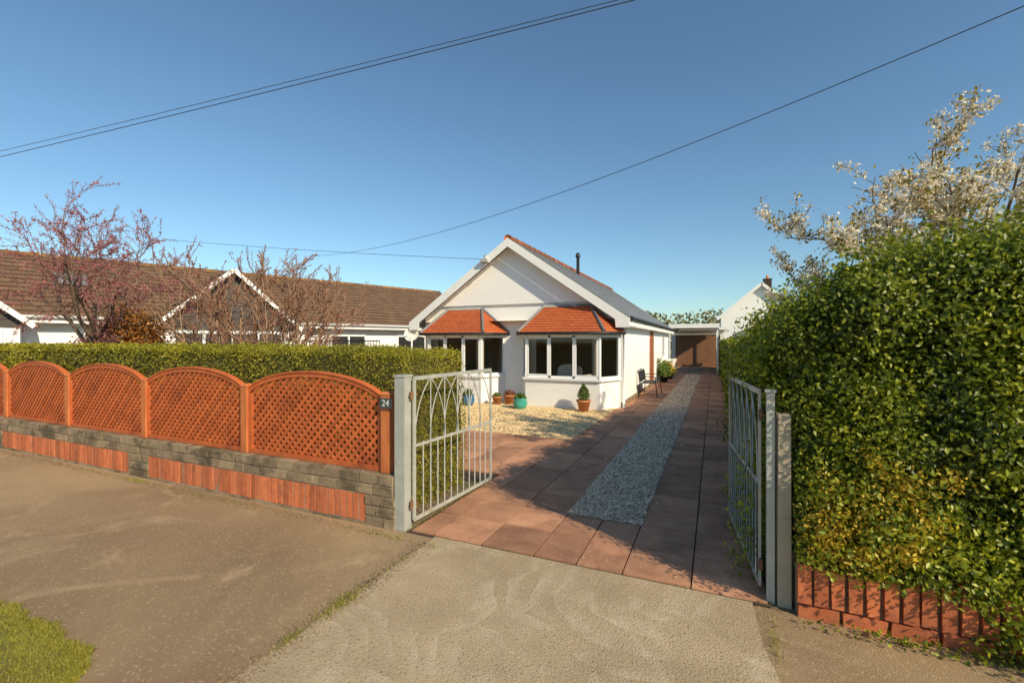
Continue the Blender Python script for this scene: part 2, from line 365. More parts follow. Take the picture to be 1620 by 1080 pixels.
def blades(name,px,py,hmin,hmax,label,z=.014,wd=.003):
    n=len(px); P=np.stack([px,py,np.full(n,z)],1); h=hmin+(hmax-hmin)*rs.rand(n); lean=rs.normal(size=(n,2))*h[:,None]*.6
    ang=rs.rand(n)*6.28; wv=np.stack([np.cos(ang),np.sin(ang),0*ang],1)*wd
    V=np.stack([P-wv,P+wv,P+np.stack([lean[:,0],lean[:,1],h],1)],1).reshape(-1,3)
    trimesh(name,V,np.arange(n*3).reshape(-1,3),np.repeat(rs.rand(n),3),np.zeros(n),[M['grass']],loc=(px.mean(),py.mean(),0),kind='stuff',label=label)
n=42000
px=-2.60-rs.exponential(1.3,n); lim=.9+.40*(1-np.exp((px+2.62)*6))+.02*np.sin(px*14)+.012*np.sin(px*41)
py=lim-rs.exponential(.30,n)+np.abs(rs.normal(size=n))*.012
keep=(px>-9)&(py>-.4)
blades('verge_grass',px[keep],py[keep],.006,.026,'rough sunlit grass along the pavement edge',wd=.0022)
jx=[];jy=[]
for (x,y,rx,ry,c) in [(-2.13,2.15,.03,.10,420),(-2.13,1.78,.015,.06,120),(-2.13,2.7,.01,.2,70),(-2.5,3.06,.3,.015,160),(-6.15,3.07,.12,.02,220),(-7,3.07,.5,.012,120),(-4.5,3.07,.9,.012,140),(.31,2.85,.015,.10,120),(-.9,3.225,.7,.004,50),(-2.42,3.75,.03,.35,260),(-2.42,4.4,.04,.2,160)]:
    jx.append(x+rs.normal(size=c)*rx); jy.append(y+rs.normal(size=c)*ry)
blades('joint_grass',np.concatenate(jx),np.concatenate(jy),.010,.035,'thin grass tufts growing in the pavement joints',wd=.002)
n=6000; k=n//2
gx=np.concatenate([-2.6-rs.rand(k)*8,-2.13+rs.normal(size=n-k)*.05]); gy=np.concatenate([3.13-np.abs(rs.normal(size=k))*.07,.5+rs.rand(n-k)*2.6])
P=np.stack([gx,gy,np.full(n,.016)],1); V,T,t=leafgeo(P,np.tile([0,0,1.0],(n,1)),.006+.012*rs.rand(n)**2,rs.rand(n),.5,.4)
trimesh('grit',V,T,t,np.zeros(len(T)),[M['block']],loc=(-4,3,0),kind='stuff',label='loose grit along the wall foot and apron joint')
b=MB(); cols=[-2.16-.45*i for i in range(12,0,-1)]+[-2.39,-2.16,-1.71,-1.26,-.925,-.59,-.14,.31]
for j in range(64):
    y0=3.23+.45*j; y1=y0+.45
    for i in range(len(cols)-1):
        x0,x1=cols[i],cols[i+1]; cx=(x0+x1)/2; cy=(y0+y1)/2
        if -1.26<cx<-.59 and cy>4.13: continue
        if cx<-2.16 and cy>7.3: continue
        if cx<-2.39 and cy<4.9: continue
        if cy>32: continue
        g=.0055; dz=random.uniform(-.003,.003); t=random.random()
        b.box(x0+g,x1-g,y0+g,y1-g,.0,.026+dz,t,jit=.0015)
b.build('driveway_paving',M['slab'],kind='structure')
sheet('paving_base',[(-7.6,4.7),(-2.45,4.7),(-2.42,3.2),(.33,3.2),(.33,32.5),(-2.2,32.5),(-2.2,7.28),(-7.6,7.28)],.012,M['slabbase'])
sheet('gravel_strip',[(-1.26,4.13),(-.59,4.13),(-.59,32),(-1.26,32)],.018,M['gravelbase'])
sheet('gravel_bed',[(-9,7.28),(-2.17,7.28),(-2.12,11.4),(-9,11.4)],.017,M['goldbase'])
def stones(name,x0,x1,y0,y1,n,s,mat,z,label,spill=0.0):
    k=n*4; p=np.stack([x0+(x1-x0)*rs.rand(k),y0+(y1-y0)*rs.rand(k)],1)
    d=np.hypot(p[:,0],p[:,1]); w=1/d**2; sel=rs.choice(k,n,replace=False,p=w/w.sum()); p=p[sel]; d=d[sel]
    sz=s*(.6+.8*rs.rand(n))*np.clip(d/d.min(),1,2.2)
    if spill:
        m=rs.rand(n)<.03; p[m]+=rs.normal(size=(m.sum(),2))*spill
    dirs=np.array([[1,0,0],[0,1,0],[-1,0,0],[0,-1,0],[0,0,.7],[0,0,-.5]],float)
    ang=rs.rand(n)*6.28;c,sn=np.cos(ang),np.sin(ang)
    D=dirs[None]*(.7+.5*rs.rand(n,6,1))*sz[:,None,None]*.5
    D[:,:,1]*=.7+.3*rs.rand(n,1)
    X=D[:,:,0]*c[:,None]-D[:,:,1]*sn[:,None];Y=D[:,:,0]*sn[:,None]+D[:,:,1]*c[:,None]
    V=np.stack([X+p[:,0:1],Y+p[:,1:2],D[:,:,2]+z+.006*rs.rand(n,1)],2).reshape(-1,3)
    F=np.array([[0,1,4],[1,2,4],[2,3,4],[3,0,4]]); T=(np.arange(n)[:,None,None]*6+F[None]).reshape(-1,3)
    trimesh(name,V,T,np.repeat(rs.rand(n),6),np.zeros(len(T)),[mat],loc=((x0+x1)/2,(y0+y1)/2,0),kind='stuff',label=label)
stones('grey_gravel',-1.265,-.585,4.13,24,27000,.022,M['stone'],.026,'loose grey and buff gravel between the paving tracks',.07)
stones('golden_gravel',-7.9,-2.17,7.28,11.3,30000,.03,M['goldstone'],.024,'loose golden gravel in front of the bungalow',.12)
n=600; P=np.stack([-.6+rs.normal(size=n)*.9,3.3+rs.rand(n)**1.5*8,np.full(n,.034)],1); P=P[(P[:,0]<.3)&(P[:,0]>-2.1)]; n=len(P)
V,T,t=leafgeo(P,np.tile([0,0,1.0],(n,1)),.007+.008*rs.rand(n),rs.rand(n),.2)
trimesh('fallen_petals',V,T,t,np.zeros(len(T)),[M['blossom']],loc=(0,6,0),kind='stuff',label='fallen petals scattered on the paving')

# ------------------------------------------------------------------ left boundary wall + fence
gw=thing('garden_wall',(-7.2,3.25,0),'low weathered block wall with red soldier brick panels','garden wall')
b=MB(); mo=MB(); br=MB()
mo.box(-16,-2.57,3.200,3.40,0,.455)
piers=[(-2.86,-2.55),(-6.6,-6.19),(-10.4,-10.0),(-14.2,-13.8)]
for r_i,(z0,z1,dep) in enumerate(((.285,.372,3.192),(.380,.470,3.188))):
    x=-16+.11*r_i
    while x<-2.56:
        w=random.uniform(.208,.218); x1=min(x+w,-2.555)
        if x1-x>.05: b.stone(x,x1-.010,dep+random.uniform(-.004,.004),3.42,z0,z1+random.uniform(-.003,.003))
        x+=w
for a,c in piers:
    z=0;k=0
    while z<.28:
        mid=a+(c-a)*(.36 if k%2 else .66); k+=1
        b.stone(a,mid-.005,3.186+random.uniform(-.003,.003),3.42,z+.006,z+.088); b.stone(mid+.005,c,3.186+random.uniform(-.003,.003),3.42,z+.006,z+.088); z+=.094
spans=[(-6.19,-2.86),(-10.0,-6.6),(-13.8,-10.4)]
for a,c in spans:
    x=a+.008
    while x+.066<c:
        br.box(x,x+.063,3.195+random.uniform(-.004,.004),3.3,.035+random.uniform(-.004,.004),.276,jit=.002); x+=.0755
    x=a
    while x<c:
        w=random.uniform(.3,.5); b.stone(x,min(x+w,c)-.004,3.19,3.35,-.02,.030); x+=w
b.build('coping_blocks',M['block'],gw); mo.build('mortar_bed',M['mortar'],gw); br.build('brick_panel',M['brick'],gw)
FX=[-2.69,-4.57,-6.40,-8.23,-10.09,-11.93]; PY=3.29
LBL='arched red-brown lattice fence section on the low garden wall'
def make_panel():
    L=1.785; th=thing('lattice_fence',(0,0,0),LBL,'fence','lattice fence sections along the garden wall'); hw=L/2
    side=.62; rise=.25
    top=lambda x: side+rise*math.sqrt(max(0,1-(x/(hw*1.04))**2))**1.25 
    fr=MB()
    xs=[-hw+L*i/40 for i in range(41)]
    for i in range(40):
        x0,x1=xs[i],xs[i+1]
        P=[(x0,-.02,top(x0)-.045),(x1,-.02,top(x1)-.045),(x1,-.02,top(x1)),(x0,-.02,top(x0)),(x0,.02,top(x0)-.045),(x1,.02,top(x1)-.045),(x1,.02,top(x1)),(x0,.02,top(x0))]
        fr.raw(P,[(0,1,2,3),(4,7,6,5),(3,2,6,7),(0,4,5,1)],.6)
        c0,c1=top(x0),top(x1)
        fr.raw([(x0,-.032,c0),(x1,-.032,c1),(x1,.032,c1),(x0,.032,c0),(x0,-.032,c0+.014),(x1,-.032,c1+.014),(x1,.032,c1+.014),(x0,.032,c0+.014)],[(0,1,5,4),(4,5,6,7),(3,2,6,7),(0,1,2,3)],.9)
    fr.box(-hw,-hw+.05,-.021,.021,.0,side-.0,.5); fr.box(hw-.05,hw,-.021,.021,.0,side,.5)
    fr.box(-hw+.05,hw-.05,-.021,.021,.0,.045,.4)
    fr.build('frame',M['fence'],th)
    la=MB(); sp=.0605; w=.028; s2=math.sqrt(.5)
    for sgn,y in ((1,-.008),(-1,.004)):
        k=-40
        while k<60:
            c=k*sp/s2; lo=None;hi=None
            x=-hw+.03
            while x<hw-.03:
                z=sgn*x+c
                if .04<z<top(x)-.03:
                    if lo is None: lo=x
                    hi=x
                x+=.006
            if lo is not None and hi-lo>.012:
                la.beam((lo,y,sgn*lo+c),(hi,y,sgn*hi+c),.010,w,up=(-sgn*s2,0,s2))
            k+=1
    la.build('lattice',M['fence'],th); return th
base=make_panel(); base.location=((FX[0]+FX[1])/2,PY,.475)
for i in range(1,5):
    o=base.copy(); COL.objects.link(o); o.location=((FX[i]+FX[i+1])/2,PY,.475)
    for c in base.children:
        cc=c.copy(); COL.objects.link(cc); cc.parent=o
b=MB(); b.box(-.045,.045,-.045,.045,0,.70,.5); b.raw([(-.052,-.052,.70),(.052,-.052,.70),(.052,.052,.70),(-.052,.052,.70),(-.03,-.03,.725),(.03,-.03,.725),(.03,.03,.725),(-.03,.03,.725)],[(0,1,5,4),(1,2,6,5),(2,3,7,6),(3,0,4,7),(4,5,6,7),(0,1,2,3)],.8)
p0=b.build('fence_post',M['post'],loc=(0,0,0),label='square orange-stained timber fence post on the low wall',cat='fence post',group='timber posts between lattice panels')
p0.location=(FX[0],PY,.475)
for x in FX[1:]:
    o=p0.copy(); COL.objects.link(o); o.location=(x,PY,.475)
sg=thing('house_number_sign',(-2.665,3.225,1.10),'small dark plate with white house number 24 on fence post','house number')
b=MB(); b.box(-2.73,-2.60,3.224,3.236,1.055,1.145); b.build('plate',M['plate'],sg)
me=text_mesh('24',.085); me.materials.append(M['white']); o=bpy.data.objects.new('figures',me); COL.objects.link(o); o.parent=sg
o.rotation_euler=(math.radians(90),0,0); o.location=(0,-.004,0)

# ------------------------------------------------------------------ gates
def gatepost(x,y,h,w,label):
    th=thing('gate_post',(x,y,0),label,'gate post')
    b=MB(); b.box(x-w/2,x+w/2,y-w/2,y+w/2,0,h,.5); b.build('post',M['galv'],th)
    b=MB(); b.box(x-w/2-.008,x+w/2+.008,y-w/2-.008,y+w/2+.008,h+.0,h+.018,.5); b.build('cap',M['galv'],th)
    return th
gatepost(-2.50,3.26,1.34,.105,'square galvanised steel gate post beside the lattice fence')
gatepost(.325,3.29,1.33,.045,'slim galvanised steel gate post beside the clipped hedge')
b=MB(); b.box(.362,.435,3.25,3.33,0,1.20,jit=.004); b.build('concrete_post',M['concpost'],loc=(.395,3.29,0),label='weathered pale concrete post against the hedge',cat='post')
def gate(px,py,ex,ey,label):
    th=thing('gate',(px,py,0),label,'gate'); d=Vector((ex-px,ey-py,0)); L=d.length; d.normalize(); nn=Vector((-d.y,d.x,0))
    Pt=lambda s,z,o=0:(px+d.x*s+nn.x*o,py+d.y*s+nn.y*o,z)
    z0,z1=.085,1.325; zm=.73
    b=MB()
    b.beam(Pt(0,z0),Pt(L,z0),.012,.035); b.beam(Pt(0,z1),Pt(L,z1),.012,.035)
    b.beam(Pt(.006,z0),Pt(.006,z1),.035,.012,up=nn); b.beam(Pt(L-.006,z0),Pt(L-.006,z1),.035,.012,up=nn)
    b.build('frame',M['galv'],th)
    b=MB(); nb=11; xs=[.02+(L-.04)*(i+1)/(nb+1) for i in range(nb)]
    for x in xs: b.tube([Pt(x,z0),Pt(x,zm+.02)],.006,6)
    b.beam(Pt(0.02,zm),Pt(L-.02,zm),.01,.026)
    b.build('lower_bars',M['galv'],th)
    b=MB(); al=[.02]+xs+[L-.02]
    for x in xs[1::2]: b.tube([Pt(x,zm),Pt(x,z1-.02)],.0055,6)
    for i in range(0,len(al)-3,2):
        a,c=al[i],al[min(i+4,len(al)-1)]; w=(c-a)/2; H=z1-.02-zm
        for sg_,st,o in ((1,a,.009),(-1,c,-.009)):
            pts=[]
            for k in range(11):
                th_=math.radians(62)*k/10
                pts.append(Pt(st+sg_*w*(1-math.cos(th_))/(1-math.cos(math.radians(62))),zm+H*math.sin(th_)/math.sin(math.radians(62)),o))
            b.tube(pts,.0055,6)
    b.build('arched_bars',M['galv'],th)
    for z in (.22,1.18):
        b=MB(); b.tube([Pt(-.03,z-.035),Pt(-.03,z+.035)],.013,8); b.beam(Pt(-.05,z),Pt(.05,z),.012,.022); b.build('hinge',M['rust'],th)
    return th
gate(-2.415,3.30,-2.34,4.66,'open galvanised gate leaf with pointed arch bars by hedge')
gate(.27,3.34,.13,4.60,'open galvanised gate leaf with pointed arch bars in shade')

# ------------------------------------------------------------------ hedges
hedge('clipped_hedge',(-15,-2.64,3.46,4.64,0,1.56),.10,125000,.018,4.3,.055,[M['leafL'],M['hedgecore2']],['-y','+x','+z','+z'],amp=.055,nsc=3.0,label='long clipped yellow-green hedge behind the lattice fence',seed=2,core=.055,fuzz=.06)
zf=lambda s: np.minimum(1.90+.31*np.clip(s[:,0]-.6,0,3),2.44)*(1-.045*np.clip(s[:,1]-4.0,0,3))/2.2
def cullR(s):
    lim=.34+.10*(vnoise(s,6,3)-.5)-np.clip(s[:,0]-1.20,0,1)*1.2
    return ((s[:,2]<lim)&(s[:,1]<3.55)&(s[:,0]>.30))|((s[:,0]<.445)&(s[:,1]<3.45)&(s[:,2]<1.25))
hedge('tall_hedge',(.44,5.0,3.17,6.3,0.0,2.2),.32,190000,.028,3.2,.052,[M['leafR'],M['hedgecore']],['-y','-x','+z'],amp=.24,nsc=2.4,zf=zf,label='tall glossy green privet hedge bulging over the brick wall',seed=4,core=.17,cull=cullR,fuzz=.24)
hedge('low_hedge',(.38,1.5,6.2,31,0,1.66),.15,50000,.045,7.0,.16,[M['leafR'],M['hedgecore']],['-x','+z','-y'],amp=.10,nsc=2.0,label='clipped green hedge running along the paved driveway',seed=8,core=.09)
rw=thing('brick_wall',(2.2,3.3,0),'low red brick soldier wall under the tall hedge','garden wall')
b=MB();mo=MB()
mo.box(.455,6,3.210,3.4,0,.31)
x=.46
while x<6:
    b.box(x,x+.064,3.175+random.uniform(-.006,.006),3.32,.09+random.uniform(-.004,.004),.325+random.uniform(-.02,.006),jit=.004); x+=.083
x=.46
while x<6:
    b.box(x,x+.205,3.172,3.32,.01,.078,jit=.004); x+=.222
b.build('bricks',M['brick'],rw); mo.build('mortar_bed',M['mortar'],rw)
def blobshrub(name,blobs,n,size,mat,label,cat,tw=.9,shell=.22):
    P=[];Nn=[]
    tot=sum(r[0]*r[2] for _,r in blobs)
    for c,r in blobs:
        k=int(n*r[0]*r[2]/tot); d=nrmz(rs.normal(size=(k,3))); rr=1-rs.exponential(shell*.5,k).clip(-.3,.9)
        rr=rr*(1+.35*rs.rand(k)**4)
        nz=vnoise(d*2+np.array(c),1.6,3)
        p=np.array(c)+d*np.array(r)*(rr*(.75+.5*nz))[:,None]; P.append(p);Nn.append(d)
    P=np.concatenate(P);Nn=np.concatenate(Nn); k=P[:,2]>.01; P=P[k];Nn=Nn[k]
    V,T,t=leafgeo(P,Nn,size*(.6+.8*rs.rand(len(P))),np.clip(rs.rand(len(P)),0,1),tw)
    c=blobs[0][0]
    return trimesh(name,V,T,t,np.zeros(len(T)),[mat],loc=(c[0],c[1],0),label=label,cat=cat)
blobshrub('golden_shrub',[((.56,3.15,.56),(.12,.12,.20)),((.67,3.13,.58),(.17,.12,.21)),((.79,3.13,.70),(.17,.12,.17)),((.60,3.16,.80),(.09,.10,.13)),((.77,3.12,.44),(.16,.09,.10)),((.95,3.13,.86),(.16,.10,.12)),((1.05,3.13,.68),(.12,.09,.09)),((.82,3.14,.98),(.10,.08,.08)),((.95,3.12,.52),(.13,.08,.10)),((1.15,3.13,.92),(.08,.08,.07))],4700,.024,M['leafY'],'golden-leaved variegated shrub growing through the hedge front','shrub',shell=1.1)
blobshrub('ivy',[((.95,3.09,.03),(.45,.06,.03)),((1.70,3.10,.14),(.30,.12,.20)),((2.1,3.08,.12),(.7,.16,.24)),((3,3.1,.12),(.8,.2,.28)),((1.8,3.15,.34),(.5,.08,.12)),((2.3,3.14,.3),(.6,.1,.16)),((1.35,3.13,.08),(.14,.05,.08)),((.80,3.16,.34),(.35,.05,.03)),((1.2,3.16,.31),(.14,.05,.06))],12500,.026,M['leafR'],'trailing ivy at the foot of the brick wall','ivy',shell=.6)

# ------------------------------------------------------------------ bungalow
H=thing('bungalow',(-5,17.5,0),'white rendered bungalow with two bay windows and slate roof','house')
XL,XR,YF,YB=-7.85,-2.10,11.30,24.0; RX=-5.0; SL=.69; ZR=4.40
zu=lambda x: ZR-.10-abs(x-RX)*SL
b=MB()
def q(b,p,m=0): b.poly(p,m=m)
for a,c in ((XL,-7.66),(-5.26,-4.71),(-2.13,XR)): q(b,[(a,YF,0),(c,YF,0),(c,YF,1.86),(a,YF,1.86)])
q(b,[(XL,YF,1.86),(XR,YF,1.86),(XR,YF,zu(XR)),(RX,YF,zu(RX)),(XL,YF,zu(XL))])
q(b,[(XR,YF,0),(XR,YB,0),(XR,YB,zu(XR)),(XR,YF,zu(XR))]); q(b,[(XL,YF,0),(XL,YB,0),(XL,YB,zu(XL)),(XL,YF,zu(XL))])
q(b,[(XL,YB,0),(XR,YB,0),(XR,YB,zu(XR)),(RX,YB,zu(RX)),(XL,YB,zu(XL))])
b.build('wall',M['render'],H)
b=MB(); zb=2.66; hx=(ZR-.12-zb)/SL
b.raw([(RX-hx,YF-.06,zb),(RX+hx,YF-.06,zb),(RX,YF-.06,ZR-.12),(RX-hx,YF-.003,zb),(RX+hx,YF-.003,zb),(RX,YF-.003,ZR-.12)],[(0,1,2),(0,3,4,1)])
b.build('gable',M['render'],H)
b=MB(); b.box(XR+.001,XR+.02,YF,YB,0,.14); b.box(XL,XR,YB,YB+.02,0,.14); b.build('plinth',M['block'],H)
b=MB(); EX=3.15; y0,y1=10.96,24.15; ze=ZR-EX*SL
b.tiles((RX+EX,y0,ze),(RX+EX,y1,ze),(RX,y1,ZR),(RX,y0,ZR),.25,.012)
b.tiles((RX-EX,y0,ze),(RX-EX,y1,ze),(RX,y1,ZR),(RX,y0,ZR),.25,.012)
roof=b.build('roof',M['slate'],H)
b=MB()
for s_ in (1,-1): b.poly([(RX+s_*EX,y0+.02,ze-.05),(RX+s_*EX,y1,ze-.05),(RX,y1,ZR-.05),(RX,y0+.02,ZR-.05)])
b.build('soffit',M['wood_white'],roof)
b=MB(); y=y0-.02
while y<y1:
    b.tube([(RX,y,ZR-.03),(RX,min(y+.44,y1),ZR-.03)],[.115,.105],10); y+=.45
b.build('ridge_tiles',M['ridgetile'],roof)
b=MB(); b.tube([(-4.62,16.4,3.9),(-4.62,16.4,4.78)],.06,12); b.tube([(-4.62,16.4,4.78),(-4.62,16.4,4.82),(-4.62,16.4,4.93)],[.09,.10,.05],12); b.build('flue',M['black'],roof)
b=MB(); b.tube([(RX+EX+.04,y0+.1,ze-.02),(RX+EX+.04,y1,ze-.02)],.055,8); b.tube([(RX-EX-.04,y0+.1,ze-.02),(RX-EX-.04,y1,ze-.02)],.055,8); b.build('gutter',M['black'],roof)
b=MB()
for s_ in (1,-1): b.box(RX+s_*EX-.012,RX+s_*EX+.012,y0+.01,y1,ze-.20,ze-.005); b.box(min(RX+s_*(EX-.012),XR if s_>0 else XL),max(RX+s_*(EX-.012),XR if s_>0 else XL),y0+.02,y1,ze-.20,ze-.18)
b.build('fascia',M['wood_white'],roof)
b=MB()
for s_ in (1,-1):
    xe=RX+s_*(EX+.02); 
    P=[(RX,y0-.03,ZR-.005),(xe,y0-.03,ze-.02),(xe,y0-.03,ze-.24),(RX+s_*(EX-.30),y0-.03,ze-.24),(RX+s_*(EX-.32),y0-.03,ze+.22*.69-.19),(RX,y0-.03,ZR-.235)]
    b.raw(P+[(x,y0,z) for x,_,z in P],[(0,1,2,3,4,5),(6,7,8,9,10,11)]+[(i,(i+1)%6,(i+1)%6+6,i+6) for i in range(6)])
b.build('bargeboard',M['wood_white'],H)
b=MB(); b.box(-5.75,-5.55,10.80,10.93,3.78,3.86); b.box(-5.67,-5.63,10.86,10.93,3.70,3.98); b.build('cable_bracket',M['galv'],H)
b=MB(); b.tube([(XR+.06,YF+.06,0),(XR+.06,YF+.06,ze-.35),(RX+EX+.03,YF+.06,ze-.05)],.035,8); b.build('downpipe',M['upvc'],H)
b=MB(); q(b,[(XL+.02,14.4,.0),(XR-.02,14.4,.0),(XR-.02,14.4,2.2),(XL+.02,14.4,2.2)]); q(b,[(XR-.02,11.3,0),(XR-.02,14.4,0),(XR-.02,14.4,2.2),(XR-.02,11.3,2.2)])
q(b,[(XL+.02,11.3,0),(XL+.02,14.4,0),(XL+.02,14.4,2.2),(XL+.02,11.3,2.2)]); q(b,[(-5,11.32,0),(-5,14.4,0),(-5,14.4,2.2),(-5,11.32,2.2)]); q(b,[(XL,11.0,2.2),(XR,11.0,2.2),(XR,14.4,2.2),(XL,14.4,2.2)])
b.build('interior_wall',M['room'],H)
b=MB(); q(b,[(XL,11.31,.2),(XR,11.31,.2),(XR,14.4,.2),(XL,14.4,.2)]); b.build('interior_floor',M['carpet'],H)
def bay(xlw,xlf,xrf,xrw,nl,tl,tr):
    yf,yw=10.62,YF; B=bpy.data.objects.new('bay_window',None); B.parent=H; B.location=Vector(((xlf+xrf)/2,yf,0))-Vector(H.location); COL.objects.link(B)
    def path(o): return [(xlw-o,yw-.002),(xlf-o*.7,yf-o),(xrf+o*.7,yf-o),(xrw+o,yw-.002)]
    b=MB(); b.prism(path(0),0,.70); b.build('bay_wall',M['render'],B)
    b=MB(); b.prism(path(.06),.70,.755); b.build('sill',M['upvc'],B)
    b=MB(); b.prism(path(.03),1.80,1.875); b.build('window_head',M['upvc'],B)
    b=MB(); g=MB(); pp=path(-.03)
    for k,(n_) in enumerate((1,nl,1)):
        a=Vector((*pp[k],0));c=Vector((*pp[k+1],0)); d=(c-a).normalized()
        up=(-d.y,d.x,0)
        for z in (.78,1.775): b.beam(a+Vector((0,0,z)),c+Vector((0,0,z)),.06,.05)
        for i in range(n_+1):
            p=a.lerp(c,i/n_); b.beam(p+Vector((0,0,.756)),p+Vector((0,0,1.80)),.062,.06,up=up)
        for i in range(n_):
            if k==1 and i in (0,2) :
                p=a.lerp(c,(i+.5)/n_); w=(c-a).length/n_-.09
                for s2_ in (-1,1):
                    pq=p+d*s2_*(w/2-.0); b.beam(pq+Vector((0,-.012,.806)),pq+Vector((0,-.012,1.75)),.03,.04,up=up)
                for z in (.825,1.73): b.beam(p-d*w/2+Vector((0,-.012,z)),p+d*w/2+Vector((0,-.012,z)),.04,.03)
        g.poly([a+Vector((0,0,.8)),c+Vector((0,0,.8)),c+Vector((0,0,1.76)),a+Vector((0,0,1.76))])
    b.build('frame',M['upvc'],B); g.build('glass',M['glass'],B)
    e=[(xlw-.16,yw-.01),(xlf-.14,yf-.17),(xrf+.14,yf-.17),(xrw+.14,yw-.01)]; zE,zT=1.88,2.56
    E=[(x,y,zE) for x,y in e]; TL=(tl,yw-.07,zT);TR=(tr,yw-.07,zT)
    b=MB(); b.tiles(E[1],E[2],TR,TL,.1,.012); b.tiles(E[0],E[1],TL,TL,.1,.012); b.tiles(E[2],E[3],TR,TR,.1,.012)
    R=b.build('bay_roof',M['orangetile'],B)
    b=MB()
    for p,t_ in ((E[1],TL),(E[2],TR),(E[0],TL),(E[3],TR)): b.tube([Vector(p)+Vector((0,0,.01)),Vector(t_)+Vector((0,0,.01))],.038,8)
    b.tube([TL,TR],.045,8); b.build('lead_hip',M['lead'],R)
    b=MB(); b.tube([Vector(p)+Vector((0,0,-.03)) for p in E],.035,8); b.build('gutter',M['black'],R)
    b=MB(); b.prism([(x*.98+.02*(xlf+xrf)/2,y+.03) if y<11 else (x,y) for x,y in e],1.862,1.872); b.build('soffit',M['wood_white'],R)
    for x in (xlf+.12,xrf-.12):
        b=MB(); pts=[]
        for i in range(25): pts.append((x-.11+.22*i/24,yf+.16+.025*math.sin(i*1.6)))
        for i in range(24): b.poly([(*pts[i],.76),(*pts[i+1],.76),(*pts[i+1],1.8),(*pts[i],1.8)],smooth=True)
        b.build('curtain',M['curtain'],B)
bay(-4.71,-4.36,-2.46,-2.13,3,-4.08,-2.84)
bay(-7.66,-7.30,-5.62,-5.26,3,-7.0,-5.92)
ac=thing('armchair',(-3.3,11.2,.2),'cream upholstered armchair standing just inside the bay window','armchair')
b=MB(); b.box(-3.6,-3.0,11.0,11.6,.35,.66); b.build('seat',M['curtain'],ac)
b=MB()
V=[];k=12
for j,(yy) in enumerate((10.90,11.02)):
    for i in range(k+1):
        th=math.pi*i/k; V.append((-3.3-.30*math.cos(th),yy,.95+.14*math.sin(th)))
    V+=[(-3.0,yy,.35),(-3.6,yy,.35)]
m_=k+3
b.raw(V,[tuple(range(m_)),tuple(range(m_,2*m_))]+[(i,(i+1)%m_,(i+1)%m_+m_,i+m_) for i in range(m_)]); b.build('backrest',M['curtain'],ac)
for x in (-3.69,-3.0):
    b=MB(); b.box(x,x+.09,11.03,11.6,.3,.80); b.build('armrest',M['curtain'],ac)
D=bpy.data.objects.new('side_doorway',None); D.parent=H; D.location=Vector((XR,17.4,0))-Vector(H.location); COL.objects.link(D)
b=MB(); ys,r_=17.3,.46
for s_ in (-1,1):
    z=.02
    while z<1.5: b.box(XR,XR+.02,ys+s_*(r_+.06)-.06,ys+s_*(r_+.06)+.06,z,z+.066); z+=.075
for i in range(15):
    a=math.pi*(i+.5)/15; c_,s2=math.cos(a),math.sin(a)
    b.beam((XR+.010,ys+c_*r_,1.52+s2*r_),(XR+.010,ys+c_*(r_+.13),1.52+s2*(r_+.13)),.02,.10,up=(0,-s2,c_))
b.build('brick_arch',M['brick'],D)
b=MB(); P=[(ys-r_,0),(ys+r_,0)]+[(ys+r_*math.cos(math.pi*i/14),1.52+r_*math.sin(math.pi*i/14)) for i in range(15)]
b.poly([(XR+.006,y,z) for y,z in P]); b.build('door',M['doorwood'],D)
for yy in (21.2,):
    W=bpy.data.objects.new('side_window',None); W.parent=H; W.location=Vector((XR,yy,0))-Vector(H.location); COL.objects.link(W)
    b=MB(); 
    for z in (1.0,1.9): b.beam((XR+.02,yy-.5,z),(XR+.02,yy+.5,z),.04,.06)
    for s_ in (-.5,0,.5): b.beam((XR+.02,yy+s_,1.0),(XR+.02,yy+s_,1.9),.06,.04,up=(1,0,0))
    b.build('frame',M['upvc'],W); b=MB(); b.poly([(XR+.008,yy-.5,1),(XR+.008,yy+.5,1),(XR+.008,yy+.5,1.9),(XR+.008,yy-.5,1.9)]); b.build('glass',M['black'],W)
sd=thing('satellite_dish',(-8.0,11.15,1.8),'small round satellite dish fixed beside the bungalow corner','satellite dish')
b=MB(); V=[];F=[];k=20
dn=Vector((.3,-.9,.35)).normalized(); da=dn.cross(Vector((0,0,1))).normalized(); db=da.cross(dn); c=Vector((-8.12,11.0,1.85))
for j,rr in enumerate((0,.09,.17,.22)):
    for i in range(k): V.append(c+da*rr*math.cos(6.2832*i/k)+db*rr*math.sin(6.2832*i/k)+dn*(rr*rr*1.2))
for j in range(3):
    for i in range(k): F.append((j*k+i,j*k+(i+1)%k,(j+1)*k+(i+1)%k,(j+1)*k+i))
b.raw(V,F,smooth=True); b.build('dish',M['render2'],sd)
b=MB(); b.tube([c-db*.2,c+dn*.25],.01,6); b.tube([c+dn*.22,c+dn*.30],.025,8); b.tube([c,(-7.88,11.3,1.75)],.02,6); b.build('arm',M['galv'],sd)

